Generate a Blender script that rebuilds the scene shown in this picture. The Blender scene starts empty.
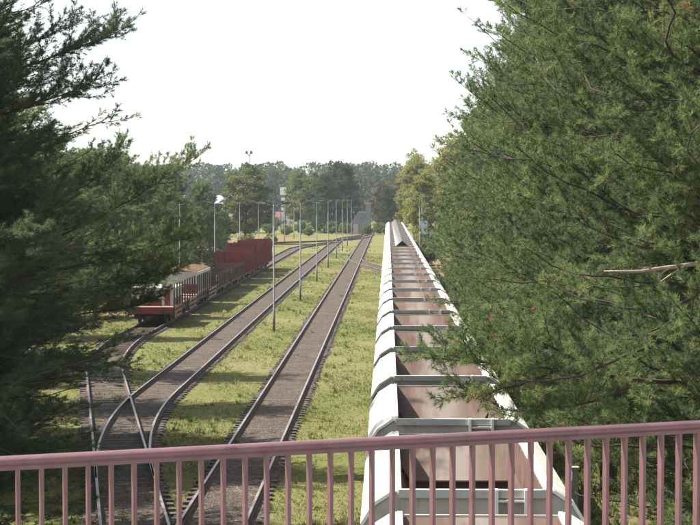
import bpy, math, random
import numpy as np
from mathutils import Vector, Matrix
random.seed(7)
SC = bpy.context.scene
COL = SC.collection
R = math.radians

# ------------------------------------------------------------------ camera
F = 1700.0                  # focal length in pixels of the 700 px wide photograph
VX, VY = 388.0, 198.0       # vanishing point of the tracks
CZ = 7.5                    # eye height over the ground
cam = bpy.data.cameras.new('camera'); camo = bpy.data.objects.new('camera', cam); COL.objects.link(camo)
cam.sensor_width = 36.0; cam.lens = F / 700 * 36; cam.clip_start = 0.3; cam.clip_end = 6000
camo.location = (0, 0, CZ)
camo.rotation_euler = (R(90) - math.atan(64.5 / F), 0, math.atan((VX - 350) / F))
SC.camera = camo

# ------------------------------------------------------------------ sky and sun
SUN_EL, SUN_AZ = 52.0, -86.0     # azimuth clockwise from +Y (down the tracks)
w = bpy.data.worlds.new('World'); SC.world = w; w.use_nodes = True
nt = w.node_tree; bg = nt.nodes['Background']
sky = nt.nodes.new('ShaderNodeTexSky'); sky.sky_type = 'NISHITA'; sky.sun_disc = False
sky.sun_elevation = R(SUN_EL); sky.sun_rotation = R(SUN_AZ)
sky.air_density = 1.0; sky.dust_density = 1.0; sky.ozone_density = 1.0; sky.altitude = 50
hs = nt.nodes.new('ShaderNodeHueSaturation'); hs.inputs['Saturation'].default_value = .38     # milky late-summer sky
nt.links.new(sky.outputs[0], hs.inputs['Color']); nt.links.new(hs.outputs[0], bg.inputs[0]); bg.inputs[1].default_value = 0.105
sun = bpy.data.lights.new('sun', 'SUN'); suno = bpy.data.objects.new('sun', sun); COL.objects.link(suno)
sun.energy = 5.0; sun.angle = R(0.53); sun.color = (1.0, 0.945, 0.86)
sd = Vector((math.sin(R(SUN_AZ)) * math.cos(R(SUN_EL)), math.cos(R(SUN_AZ)) * math.cos(R(SUN_EL)), math.sin(R(SUN_EL))))
suno.rotation_euler = sd.to_track_quat('Z', 'Y').to_euler(); suno.location = (-30, 20, 40)
vs = SC.view_settings; vs.view_transform = 'Standard'; vs.look = 'None'; vs.gamma = 1.0; vs.exposure = 1.33
SC.render.engine = 'CYCLES'
SC.cycles.max_bounces = 8; SC.cycles.transparent_max_bounces = 8

# ------------------------------------------------------------------ helpers
def tag(o, label=None, cat=None, group=None, kind=None):
    if label: o['label'] = label
    if cat: o['category'] = cat
    if group: o['group'] = group
    if kind: o['kind'] = kind
    return o

def empty(name, loc=(0, 0, 0), rz=0.0, label=None, cat=None, group=None):
    o = bpy.data.objects.new(name, None); COL.objects.link(o)
    o.location = loc; o.rotation_euler = (0, 0, rz); o.empty_display_size = 0.3
    return tag(o, label, cat, group)

def link_mesh(name, me, parent=None):
    o = bpy.data.objects.new(name, me); COL.objects.link(o)
    if parent: o.parent = parent
    return o

def copy_tree(o, parent=None):
    c = o.copy(); COL.objects.link(c); c.parent = parent
    for ch in o.children: copy_tree(ch, c)
    return c

class MB:
    """collects shapes into one mesh"""
    def __init__(s): s.v = []; s.f = []; s.m = []
    def add(s, vs, fs, m=0):
        b = len(s.v); s.v += [tuple(p) for p in vs]
        for f in fs: s.f.append([b + i for i in f]); s.m.append(m)
    def box(s, x0, x1, y0, y1, z0, z1, m=0):
        s.add([(x0,y0,z0),(x1,y0,z0),(x1,y1,z0),(x0,y1,z0),(x0,y0,z1),(x1,y0,z1),(x1,y1,z1),(x0,y1,z1)],
              [(0,3,2,1),(4,5,6,7),(0,1,5,4),(1,2,6,5),(2,3,7,6),(3,0,4,7)], m); return s
    def prism(s, prof, y0, y1, m=0):
        """profile in x,z (counter-clockwise seen from -y) pushed along y"""
        n = len(prof)
        s.add([(x, y0, z) for x, z in prof] + [(x, y1, z) for x, z in prof],
              [tuple(range(n)), tuple(range(2*n-1, n-1, -1))] + [(i, i+n, (i+1) % n + n, (i+1) % n) for i in range(n)], m); return s
    def prismx(s, prof, x0, x1, m=0):
        """profile in y,z pushed along x"""
        n = len(prof)
        s.add([(x0, y, z) for y, z in prof] + [(x1, y, z) for y, z in prof],
              [tuple(range(n-1, -1, -1)), tuple(range(n, 2*n))] + [(i, (i+1) % n, (i+1) % n + n, i+n) for i in range(n)], m); return s
    def tube(s, pts, rs, n=8, m=0, cap=True):
        pts = [Vector(p) for p in pts]
        if not hasattr(rs, '__len__'): rs = [rs] * len(pts)
        b = len(s.v); up = Vector((0, 0, 1))
        for i, p in enumerate(pts):
            t = (pts[min(i+1, len(pts)-1)] - pts[max(i-1, 0)]).normalized()
            a = t.cross(up)
            if a.length < 1e-3: a = t.cross(Vector((0, 1, 0)))
            a.normalize(); c = a.cross(t)
            for k in range(n):
                q = p + (a * math.cos(2*math.pi*k/n) + c * math.sin(2*math.pi*k/n)) * rs[i]
                s.v.append(tuple(q))
        for i in range(len(pts)-1):
            for k in range(n):
                k2 = (k+1) % n
                s.f.append([b+i*n+k, b+i*n+k2, b+(i+1)*n+k2, b+(i+1)*n+k]); s.m.append(m)
        if cap:
            s.f.append([b+k for k in range(n-1, -1, -1)]); s.m.append(m)
            e = b+(len(pts)-1)*n; s.f.append([e+k for k in range(n)]); s.m.append(m)
        return s
    def wheel(s, x0, x1, y, z, r, n=20, m=0):
        vs_ = []
        for x in (x0, x1):
            for k in range(n): vs_.append((x, y + r*math.cos(2*math.pi*k/n), z + r*math.sin(2*math.pi*k/n)))
        s.add(vs_, [tuple(range(n-1, -1, -1)), tuple(range(n, 2*n))] + [(k, (k+1) % n, (k+1) % n+n, k+n) for k in range(n)], m); return s
    def mesh(s, name, mats, smooth=False):
        me = bpy.data.meshes.new(name); me.from_pydata(s.v, [], s.f)
        for mt in (mats if isinstance(mats, (list, tuple)) else [mats]): me.materials.append(mt)
        me.polygons.foreach_set('material_index', s.m)
        if smooth: me.polygons.foreach_set('use_smooth', [True]*len(s.f))
        me.update(); return me
    def build(s, name, mats, parent=None, smooth=False):
        return link_mesh(name, s.mesh(name, mats, smooth), parent)

def bevel(o, wd=0.01, seg=1):
    m = o.modifiers.new('bevel', 'BEVEL'); m.width = wd; m.segments = seg; m.limit_method = 'ANGLE'; m.angle_limit = R(40)
    return o

def ground_at(px, py, z=0.0):
    d = F * (CZ - z) / (py - VY)
    return ((px - VX) / F * d, d, z)

# ------------------------------------------------------------------ materials
def new_mat(name):
    m = bpy.data.materials.new(name); m.use_nodes = True
    nt = m.node_tree; return m, nt, nt.nodes['Principled BSDF']
def N(nt, typ, **kw):
    n = nt.nodes.new(typ)
    for k, v in kw.items(): setattr(n, k, v)
    return n
def noise(nt, vec, scale, detail=4, rough=0.6):
    n = N(nt, 'ShaderNodeTexNoise'); n.inputs['Scale'].default_value = scale; n.inputs['Detail'].default_value = detail
    n.inputs['Roughness'].default_value = rough
    if vec is not None: nt.links.new(vec, n.inputs['Vector'])
    return n.outputs['Fac']
def ramp(nt, fac, stops):
    r = N(nt, 'ShaderNodeValToRGB'); el = r.color_ramp.elements
    while len(el) < len(stops): el.new(0.5)
    for e, (p, c) in zip(el, stops): e.position = p; e.color = (*c, 1) if len(c) == 3 else c
    nt.links.new(fac, r.inputs[0]); return r.outputs[0]
def mixc(nt, fac, a, b, mode='MIX'):
    m = N(nt, 'ShaderNodeMix', data_type='RGBA', blend_type=mode)
    if isinstance(fac, (int, float)): m.inputs[0].default_value = fac
    else: nt.links.new(fac, m.inputs[0])
    for s, c in ((6, a), (7, b)):
        if isinstance(c, tuple): m.inputs[s].default_value = (*c, 1)
        else: nt.links.new(c, m.inputs[s])
    return m.outputs[2]
def math_n(nt, op, a, b=None, clamp=False):
    m = N(nt, 'ShaderNodeMath', operation=op); m.use_clamp = clamp
    for i, q in enumerate((a, b)):
        if q is None: continue
        if isinstance(q, (int, float)): m.inputs[i].default_value = q
        else: nt.links.new(q, m.inputs[i])
    return m.outputs[0]
def bump(nt, p, h, strength=0.3, dist=0.02):
    b = N(nt, 'ShaderNodeBump'); b.inputs['Strength'].default_value = strength; b.inputs['Distance'].default_value = dist
    nt.links.new(h, b.inputs['Height']); nt.links.new(b.outputs[0], p.inputs['Normal'])
def coords(nt, world=False, stretch=None):
    if world: v = N(nt, 'ShaderNodeNewGeometry').outputs['Position']
    else: v = N(nt, 'ShaderNodeTexCoord').outputs['Object']
    if stretch:
        mp = N(nt, 'ShaderNodeMapping'); mp.inputs['Scale'].default_value = stretch
        nt.links.new(v, mp.inputs[0]); v = mp.outputs[0]
    return v

def worn(name, c1, c2, dirt=None, rough=0.6, metal=0.0, scale=3.0, bmp=0.15, dirt_amt=(0.55, 0.75), world=True, stretch=None, spec=0.3):
    m, nt, p = new_mat(name); v = coords(nt, world, stretch)
    c = ramp(nt, noise(nt, v, scale, 6), [(0.3, c1), (0.7, c2)])
    if dirt is not None:
        f = ramp(nt, noise(nt, v, scale*1.7, 8, 0.7), [(dirt_amt[0], (0, 0, 0)), (dirt_amt[1], (1, 1, 1))])
        c = mixc(nt, f, c, dirt)
    nt.links.new(c, p.inputs['Base Color']); p.inputs['Roughness'].default_value = rough; p.inputs['Metallic'].default_value = metal
    p.inputs['Specular IOR Level'].default_value = spec
    if bmp: bump(nt, p, noise(nt, v, scale*14, 4), bmp, 0.01)
    return m

M = {}
M['cream'] = worn('cream_paint', (.66, .64, .58), (.76, .74, .69), (.42, .36, .29), .5, scale=1.1, stretch=(1, 1, .35), dirt_amt=(.54, .78), bmp=.05)
M['cream_end'] = worn('dirty_shaded_cream_end', (.34, .31, .26), (.44, .40, .34), (.13, .095, .07), .6, scale=1.6, stretch=(1, 1, .3), bmp=.05)  # darker than the side cream: dirt, plus shade of the gaps put into the colour
M['grey_steel'] = worn('grey_steel', (.34, .34, .315), (.43, .43, .40), (.14, .11, .09), .5, scale=2.2, bmp=.05)
def sheet_mat():
    m, nt, p = new_mat('rusty_sheet'); g = coords(nt, True)
    oi = N(nt, 'ShaderNodeObjectInfo').outputs['Random']
    v = coords(nt, False)
    mp = N(nt, 'ShaderNodeMapping'); mp.inputs['Scale'].default_value = (1, .25, .25); nt.links.new(g, mp.inputs[0])
    n1 = noise(nt, mp.outputs[0], 2.2, 6, .65)
    c = ramp(nt, n1, [(.28, (.062, .038, .029)), (.5, (.110, .073, .056)), (.72, (.155, .117, .094))])
    # pale worn streak where the load has scoured the middle of the sheet
    sx = N(nt, 'ShaderNodeSeparateXYZ'); nt.links.new(v, sx.inputs[0])
    ax = math_n(nt, 'ABSOLUTE', math_n(nt, 'ADD', sx.outputs[0], math_n(nt, 'MULTIPLY', math_n(nt, 'SUBTRACT', n1, .5), 1.1)))
    f = ramp(nt, ax, [(.08, (.75, .75, .75)), (.5, (0, 0, 0))])
    c = mixc(nt, f, c, (.215, .19, .17))
    n2 = noise(nt, g, 9, 6, .7)
    c = mixc(nt, ramp(nt, n2, [(.55, (0, 0, 0)), (.75, (.6, .6, .6))]), c, (.13, .06, .035))
    nt.links.new(c, p.inputs['Base Color']); p.inputs['Roughness'].default_value = .55; p.inputs['Specular IOR Level'].default_value = .3
    bump(nt, p, n2, .1, .01); return m
M['sheet'] = sheet_mat()
M['rust_dark'] = worn('dark_rust', (.075, .045, .035), (.14, .085, .065), (.05, .03, .022), .75, scale=3, bmp=.15)
M['frame_dark'] = worn('dark_underframe', (.035, .03, .028), (.07, .058, .05), (.10, .05, .03), .7, scale=4)
M['wheel'] = worn('wheel_steel', (.06, .05, .045), (.10, .08, .07), None, .5, .4)
M['ridge'] = worn('grey_ridge_sheet', (.33, .31, .29), (.44, .42, .40), (.22, .15, .11), .6, scale=1.8, stretch=(1, 2.2, 1))
M['rail_side'] = worn('rusty_rail', (.055, .036, .028), (.09, .06, .045), None, .8, scale=3)
M['rail_top'] = worn('polished_rail', (.20, .17, .155), (.34, .31, .29), (.085, .055, .042), .42, .6, scale=1.2, bmp=0)
M['sleeper'] = worn('old_wooden_sleeper', (.055, .045, .038), (.10, .085, .072), (.03, .025, .02), .9, scale=5, bmp=.4, stretch=(1, 4, 4))
M['pink'] = worn('faded_mauve_paint', (.108, .051, .058), (.148, .075, .083), (.055, .023, .021), .30, scale=7, dirt_amt=(.58, .74), bmp=.12, spec=.5)
M['concrete'] = worn('concrete', (.30, .295, .28), (.40, .39, .37), (.20, .19, .18), .85, scale=1.4)
M['grey_post'] = worn('galvanised_grey', (.085, .088, .09), (.125, .128, .13), None, .6, .0, scale=3)
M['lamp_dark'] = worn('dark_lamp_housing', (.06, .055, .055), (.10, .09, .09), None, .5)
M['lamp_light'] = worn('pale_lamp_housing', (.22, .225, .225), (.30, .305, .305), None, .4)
M['red'] = worn('oxide_red_paint', (.13, .024, .025), (.195, .038, .037), (.10, .035, .03), .6, scale=1.5, stretch=(1, 1, .4))
M['red_dark'] = worn('dull_red_paint', (.13, .035, .028), (.20, .05, .04), (.07, .035, .03), .7, scale=2)
M['white_box'] = worn('shaded_white_paint', (.34, .34, .325), (.46, .46, .44), (.30, .20, .14), .6, scale=1.4, dirt_amt=(.58, .8))  # white darkened for the tree shade over it, with rusty dirt
M['rust_orange'] = worn('orange_rust', (.14, .075, .045), (.22, .13, .08), (.36, .33, .28), .85, scale=3, bmp=.5)
M['wood_rail'] = worn('weathered_board', (.20, .12, .085), (.30, .19, .14), (.10, .06, .045), .85, scale=4)
M['white_sign'] = worn('white_sign', (.74, .74, .74), (.80, .80, .80), None, .4, scale=1)
M['blue_grey'] = worn('pale_blue_cabinet', (.36, .42, .52), (.44, .50, .58), None, .5, scale=2)
M['roof_blue'] = worn('blue_grey_roof', (.25, .29, .36), (.32, .36, .44), None, .6, scale=1)
M['roof_red'] = worn('red_tile_roof', (.10, .055, .045), (.14, .075, .06), None, .8, scale=2)
M['plaster'] = worn('white_plaster', (.60, .59, .56), (.70, .69, .66), None, .8, scale=1)
M['glass'] = worn('dark_window', (.03, .035, .04), (.05, .055, .06), None, .1, spec=.6, bmp=0)
M['bark'] = worn('pine_bark', (.040, .031, .026), (.080, .058, .045), (.04, .03, .024), .9, scale=6, bmp=.6, world=False, stretch=(1, 1, .35))
M['dead_wood'] = worn('bleached_dead_wood', (.34, .25, .20), (.46, .36, .30), (.22, .15, .12), .8, scale=6, bmp=.4)
M['birch_bark'] = worn('pale_bark', (.30, .28, .25), (.45, .43, .40), (.07, .06, .05), .85, scale=4, world=False)

def foliage(name, dark, mid, light, dead, dead_at=.965, trans=.35, vary=.35):
    """leaf colour per clump from the 'tint' attribute, broad drift by noise"""
    m, nt, p = new_mat(name)
    at = N(nt, 'ShaderNodeAttribute', attribute_name='tint').outputs['Fac']
    g = coords(nt, True)
    n = noise(nt, g, .8, 3)
    f = math_n(nt, 'ADD', at, math_n(nt, 'MULTIPLY', math_n(nt, 'SUBTRACT', n, .5), vary))
    c = ramp(nt, f, [(0.05, dark), (.45, mid), (.9, light)])
    c = mixc(nt, math_n(nt, 'GREATER_THAN', at, dead_at), c, dead)
    nt.links.new(c, p.inputs['Base Color']); p.inputs['Roughness'].default_value = .55; p.inputs['Specular IOR Level'].default_value = .25
    t = N(nt, 'ShaderNodeBsdfTranslucent'); nt.links.new(c, t.inputs[0])
    mx = N(nt, 'ShaderNodeMixShader'); mx.inputs[0].default_value = trans
    nt.links.new(p.outputs[0], mx.inputs[1]); nt.links.new(t.outputs[0], mx.inputs[2])
    nt.links.new(mx.outputs[0], nt.nodes['Material Output'].inputs[0]); return m
M['needle'] = foliage('pine_needles', (.042, .078, .034), (.108, .158, .058), (.235, .28, .105), (.27, .15, .075), .975, .48, .55)
M['needle_shaded'] = foliage('shaded_pine_needles', (.038, .066, .038), (.064, .102, .050), (.115, .155, .065), (.14, .09, .05), .98)  # darker needle copy: shaded side of the left pines put into the colour
M['needle_far'] = foliage('distant_pine_needles', (.035, .062, .030), (.060, .095, .040), (.095, .130, .050), (.12, .11, .05), .98)
M['leaf'] = foliage('broad_leaves', (.060, .090, .025), (.115, .145, .040), (.19, .20, .055), (.26, .22, .06), .96, .4)
M['leaf_birch'] = foliage('birch_leaves', (.11, .14, .035), (.21, .23, .058), (.32, .30, .075), (.38, .30, .07), .94, .5)
M['leaf_brown'] = foliage('browning_leaves', (.075, .075, .032), (.125, .112, .050), (.17, .145, .065), (.22, .15, .06), .9, .35)
M['grass_blade'] = foliage('grass_blades', (.085, .115, .028), (.155, .172, .050), (.24, .235, .088), (.28, .24, .14), .93, .3, .5)
M['weed'] = foliage('weed_leaves', (.07, .105, .025), (.125, .16, .045), (.20, .22, .07), (.38, .33, .12), .95, .4)

def ground_mat():
    m, nt, p = new_mat('dry_grass_ground'); g = coords(nt, True)
    big = noise(nt, g, .09, 4, .6)
    midn = noise(nt, g, .55, 6, .65)
    fine = noise(nt, g, 6.0, 6, .75)
    f = math_n(nt, 'ADD', math_n(nt, 'MULTIPLY', big, .55), math_n(nt, 'ADD', math_n(nt, 'MULTIPLY', midn, .35), math_n(nt, 'MULTIPLY', fine, .22)))
    c = ramp(nt, f, [(.38, (.090, .116, .030)), (.50, (.150, .162, .048)), (.58, (.195, .186, .070)), (.70, (.235, .190, .110))])
    c = mixc(nt, ramp(nt, fine, [(.34, (.7, .7, .7)), (.54, (0, 0, 0))]), c, (.060, .066, .024))
    vf = noise(nt, g, 22.0, 4, .8)
    c = mixc(nt, ramp(nt, vf, [(.38, (.75, .75, .75)), (.56, (0, 0, 0))]), c, (.055, .065, .022))
    c = mixc(nt, ramp(nt, vf, [(.60, (0, 0, 0)), (.72, (.5, .5, .5))]), c, (.27, .25, .14))
    # forest litter to the right of the train and under the pines on the left
    sx = N(nt, 'ShaderNodeSeparateXYZ'); nt.links.new(g, sx.inputs[0])
    xw = math_n(nt, 'ADD', sx.outputs[0], math_n(nt, 'MULTIPLY', math_n(nt, 'SUBTRACT', midn, .5), 3.0))
    right = math_n(nt, 'MULTIPLY', math_n(nt, 'SUBTRACT', xw, 2.6), 1.2, True)
    left = math_n(nt, 'MULTIPLY', math_n(nt, 'SUBTRACT', -16.5, xw), .6, True)
    near = math_n(nt, 'LESS_THAN', sx.outputs[1], 330)
    fl = math_n(nt, 'MULTIPLY', math_n(nt, 'MAXIMUM', right, left), near)
    litter = ramp(nt, noise(nt, g, 3.0, 8, .75), [(.3, (.07, .055, .03)), (.5, (.17, .12, .065)), (.62, (.14, .15, .05)), (.75, (.24, .17, .10))])
    c = mixc(nt, fl, c, litter)
    nt.links.new(c, p.inputs['Base Color']); p.inputs['Roughness'].default_value = .95; p.inputs['Specular IOR Level'].default_value = .1
    bump(nt, p, fine, .8, .08); return m
M['ground'] = ground_mat()
def ballast_mat():
    m, nt, p = new_mat('brown_ballast'); g = coords(nt, True)
    vo = N(nt, 'ShaderNodeTexVoronoi'); vo.inputs['Scale'].default_value = 16; nt.links.new(g, vo.inputs['Vector'])
    bw = N(nt, 'ShaderNodeSeparateColor'); nt.links.new(vo.outputs['Color'], bw.inputs[0])
    c = ramp(nt, bw.outputs[0], [(0, (.042, .032, .027)), (.5, (.082, .064, .053)), (1, (.155, .126, .108))])
    n = noise(nt, g, .5, 5, .65)
    c = mixc(nt, ramp(nt, n, [(.35, (.55, .55, .55)), (.6, (0, 0, 0))]), c, (.060, .047, .038))
    moss = noise(nt, g, 1.3, 6, .7)
    c = mixc(nt, ramp(nt, moss, [(.58, (0, 0, 0)), (.72, (.8, .8, .8))]), c, (.16, .17, .055))
    nt.links.new(c, p.inputs['Base Color']); p.inputs['Roughness'].default_value = .95; p.inputs['Specular IOR Level'].default_value = .15
    bump(nt, p, vo.outputs['Distance'], 1.0, .05); return m
M['ballast'] = ballast_mat()

# ------------------------------------------------------------------ ground
mb = MB(); mb.add([(-1500, -120, 0), (1500, -120, 0), (1500, 3000, 0), (-1500, 3000, 0)], [(0, 1, 2, 3)])
tag(mb.build('ground', M['ground']), kind='structure')

# ------------------------------------------------------------------ tracks
TX0, TX1, TX2, TXT = -13.7, -8.75, -3.95, 1.17       # track centre lines
def arc(p0, a0, p1, a1, n=14):
    """hermite curve between two points with headings (radians from +Y, + = towards +X)"""
    p0, p1 = Vector(p0), Vector(p1); L = (p1 - p0).length
    t0 = Vector((math.sin(a0), math.cos(a0))) * L; t1 = Vector((math.sin(a1), math.cos(a1))) * L
    out = []
    for i in range(n + 1):
        s = i / n
        out.append((2*s**3-3*s**2+1)*p0 + (s**3-2*s**2+s)*t0 + (-2*s**3+3*s**2)*p1 + (s**3-s**2)*t1)
    return out
def straight(p0, p1, step=6.0):
    p0, p1 = Vector(p0), Vector(p1); n = max(1, int((p1-p0).length/step))
    return [p0 + (p1-p0)*i/n for i in range(n+1)]
def join(*segs):
    out = []
    for s in segs:
        for p in s:
            if not out or (p - out[-1]).length > .05: out.append(Vector(p))
    return out
def normals(pts):
    ns = []
    for i in range(len(pts)):
        t = (pts[min(i+1, len(pts)-1)] - pts[max(i-1, 0)]).normalized(); ns.append(Vector((t.y, -t.x)))
    return ns
def sweep(mb, pts, prof, mats):
    ns = normals(pts); n = len(prof); b = len(mb.v)
    for p, q in zip(pts, ns):
        for (u, z) in prof: mb.v.append((p.x + q.x*u, p.y + q.y*u, z))
    for i in range(len(pts)-1):
        for k in range(n):
            k2 = (k+1) % n
            mb.f.append([b+i*n+k, b+i*n+k2, b+(i+1)*n+k2, b+(i+1)*n+k]); mb.m.append(mats[k])
    mb.f.append([b+k for k in range(n-1, -1, -1)]); mb.m.append(0)
    e = b+(len(pts)-1)*n; mb.f.append([e+k for k in range(n)]); mb.m.append(0)
bedz = [0]
sleeper_me = MB().box(-1.06, 1.06, -.13, .13, -.06, .08).mesh('sleeper', M['sleeper'])
def resample(pts, step):
    out = []; acc = 0.0; nxt = 0.0
    for a, b in zip(pts[:-1], pts[1:]):
        L = (b-a).length
        while nxt <= acc + L:
            s = (nxt-acc)/L; t = (b-a).normalized(); out.append((a + (b-a)*s, math.atan2(t.x, t.y))); nxt += step
        acc += L
    return out
def railway(name, label, pts, cat='railway track', sl0=0, sl1=90, far=150, cut=None, group=None, bed=True, halfbed=.90):
    root = empty(name, (pts[0].x, pts[0].y, 0), 0, label, cat, group)
    off = pts[0]
    loc = [p - off for p in pts]
    for s in (-1, 1):
        ns = normals(loc)
        rp = [p + q*s*.7525 for p, q in zip(loc, ns)]
        if cut and s in cut: rp = [p for p in rp if cut[s](p + off)]
        hw, zt, zb = .036, .225, .08
        prof = [(-.07, zb), (.07, zb), (.07, zb+.018), (.014, zb+.035), (.014, zt-.045), (hw, zt-.035), (hw, zt-.006), (hw-.008, zt), (-hw+.008, zt), (-hw, zt-.006), (-hw, zt-.035), (-.014, zt-.045), (-.014, zb+.035), (-.07, zb+.018)]
        mats = [0]*14; mats[6] = mats[7] = mats[8] = 1
        rm = MB(); sweep(rm, rp, prof, mats); rm.build('rail', [M['rail_side'], M['rail_top']], root)
    fm = MB()
    rng = random.Random(name)
    for p, a in resample(loc, .62):
        y = p.y + off.y
        if y < sl0 or y > far: continue
        if y < sl1:
            o = link_mesh('sleeper', sleeper_me, root); o.location = (p.x + rng.uniform(-.03, .03), p.y, rng.uniform(-.022, .003)); o.rotation_euler = (0, 0, -a + rng.uniform(-.012, .012))
        else:
            c, s_ = math.cos(-a), math.sin(-a)
            q = lambda u, v, z: (p.x + c*u - s_*v, p.y + s_*u + c*v, z)
            fm.add([q(-1.06, -.13, .0), q(1.06, -.13, .0), q(1.06, .13, .0), q(-1.06, .13, .0), q(-1.06, -.13, .07), q(1.06, -.13, .07), q(1.06, .13, .07), q(-1.06, .13, .07)],
                   [(4,5,6,7),(0,1,5,4),(1,2,6,5),(2,3,7,6),(3,0,4,7)])
    if fm.f: tag(fm.build('distant_sleepers', M['sleeper'], root), kind='stuff')
    if bed:
        zt = .070 + .003*bedz[0]; bedz[0] += 1
        bm_ = MB(); rngb = np.random.RandomState(len(pts))
        fine = [p for p, a in resample(pts, 1.5)]; ns = normals(fine); n = 6
        for p, q in zip(fine, ns):
            e1, e2 = rngb.uniform(-.22, .22, 2)
            for u, z in ((-halfbed-.22+e1, -.03), (-halfbed+e1*.6, zt-.01), (-.7, zt), (.7, zt), (halfbed+e2*.6, zt-.01), (halfbed+.22+e2, -.03)):
                bm_.v.append((p.x+q.x*u, p.y+q.y*u, z))
        for i in range(len(fine)-1):
            for k in range(n-1):
                bm_.f.append([i*n+k, i*n+k+1, (i+1)*n+k+1, (i+1)*n+k]); bm_.m.append(0)
        tag(bm_.build('track_bed', M['ballast']), kind='structure')
    return root

LA = math.atan(.1872)     # the ladder track leans over to the left by this angle
def lad(d): return Vector((-5.73 - .1872*(d-38.0), d))
ladder = join(arc((TX2, -8), 0, lad(14), -LA), straight(lad(14), lad(70)), arc(lad(70), -LA, (TX0, 92), 0), straight((TX0, 92), (TX0, 246)), arc((TX0, 246), 0, (TX1, 292), 0, 18))
railway('railway_track', 'railway track that runs in at an angle and carries the parked freight wagons', ladder, sl0=24, sl1=80)
t1 = join(arc(lad(44), -LA, (TX1, 64), 0), straight((TX1, 64), (TX1, 300)), arc((TX1, 300), 0, (TX2, 350), 0))
railway('railway_track', 'gravel railway track between the lamp posts and the parked freight wagons', t1, sl0=47, sl1=85)
t2 = straight((TX2, -30), (TX2, 400))
railway('railway_track', 'straight middle railway track between the lamp posts and the hopper train', t2, sl0=24, sl1=85)
tt = straight((TXT, -30), (TXT, 420))
railway('railway_track', 'railway track under the long cream hopper train', tt, sl0=10, sl1=14, far=40)
cr = join(straight((TXT, 150), (TXT, 158)), arc((TXT, 158), 0, (TX2, 206), 0, 16))
railway('railway_track', 'short crossover track cutting from the middle track under the hopper train', cr, sl0=0, sl1=0, far=0, halfbed=1.1)
fc = join(arc((-40, 268), R(90), (-17.7, 282), R(42)), arc((-17.7, 282), R(42), (TX2, 352), 0, 18))
railway('railway_track', 'distant curved railway track bending across the yard below the far trees', fc, sl0=0, sl1=0, far=0)

# ------------------------------------------------------------------ footbridge with its railing
D_ = 1.20
PL = Vector(((0-VX)/F*(F*D_/260.4), F*D_/260.4)); PR = Vector(((700-VX)/F*(F*D_/222.0), F*D_/222.0))
bd = (PR-PL).normalized(); bang = math.atan2(bd.y, bd.x)
def t_at(px):
    k = (px-VX)/F          # x = k*y
    return (k*PL.y - PL.x) / (bd.x - k*bd.y)
ta, tb = t_at(14.3), t_at(697.0); sp = (tb-ta)/33
rail_top = CZ - D_
deck_z = rail_top - 1.08
rr = empty('bridge_railing', (PL.x, PL.y, deck_z), bang, 'faded mauve painted steel railing with flat upright bars across the bridge', 'railing')
ht = rail_top - deck_z
hp = MB()
prof = [(-.030, ht-.045), (.030, ht-.045)] + [(.040*math.cos(a), ht-.022+.022*math.sin(a)) for a in np.linspace(-.35, math.pi+.35, 13)]
hp.prismx([(y, z) for y, z in prof], -7.5, 11.5)
hr = hp.build('handrail', M['pink'], rr, True)
MB().box(-7.5, 11.5, -.024, .024, ht-.066, ht-.046).build('rail_bar', M['pink'], rr)
MB().box(-7.5, 11.5, -.024, .024, .10, .125).build('bottom_rail', M['pink'], rr)
bal_me = MB().box(-.0085, .0085, -.021, .021, .124, ht-.065).mesh('baluster', M['pink'])
for i in range(-62, 90):
    o = link_mesh('baluster', bal_me, rr); o.location = (ta + i*sp, 0, 0)
post_me = MB().box(-.028, .028, -.024, .024, -.02, .101).mesh('post', M['pink'])
for i in range(-60, 90, 15):
    o = link_mesh('post', post_me, rr); o.location = (ta + (i+.5)*sp, 0, 0)
bk = MB(); bk.box(-9, 13, -10.6, .25, -.55, 0); bk.box(-9, 13, .25, .40, -.75, .04)
bo = bk.build('bridge_deck', M['concrete']); bo.location = (PL.x, PL.y, deck_z); bo.rotation_euler = (0, 0, bang)
tag(bo, kind='structure')

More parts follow.
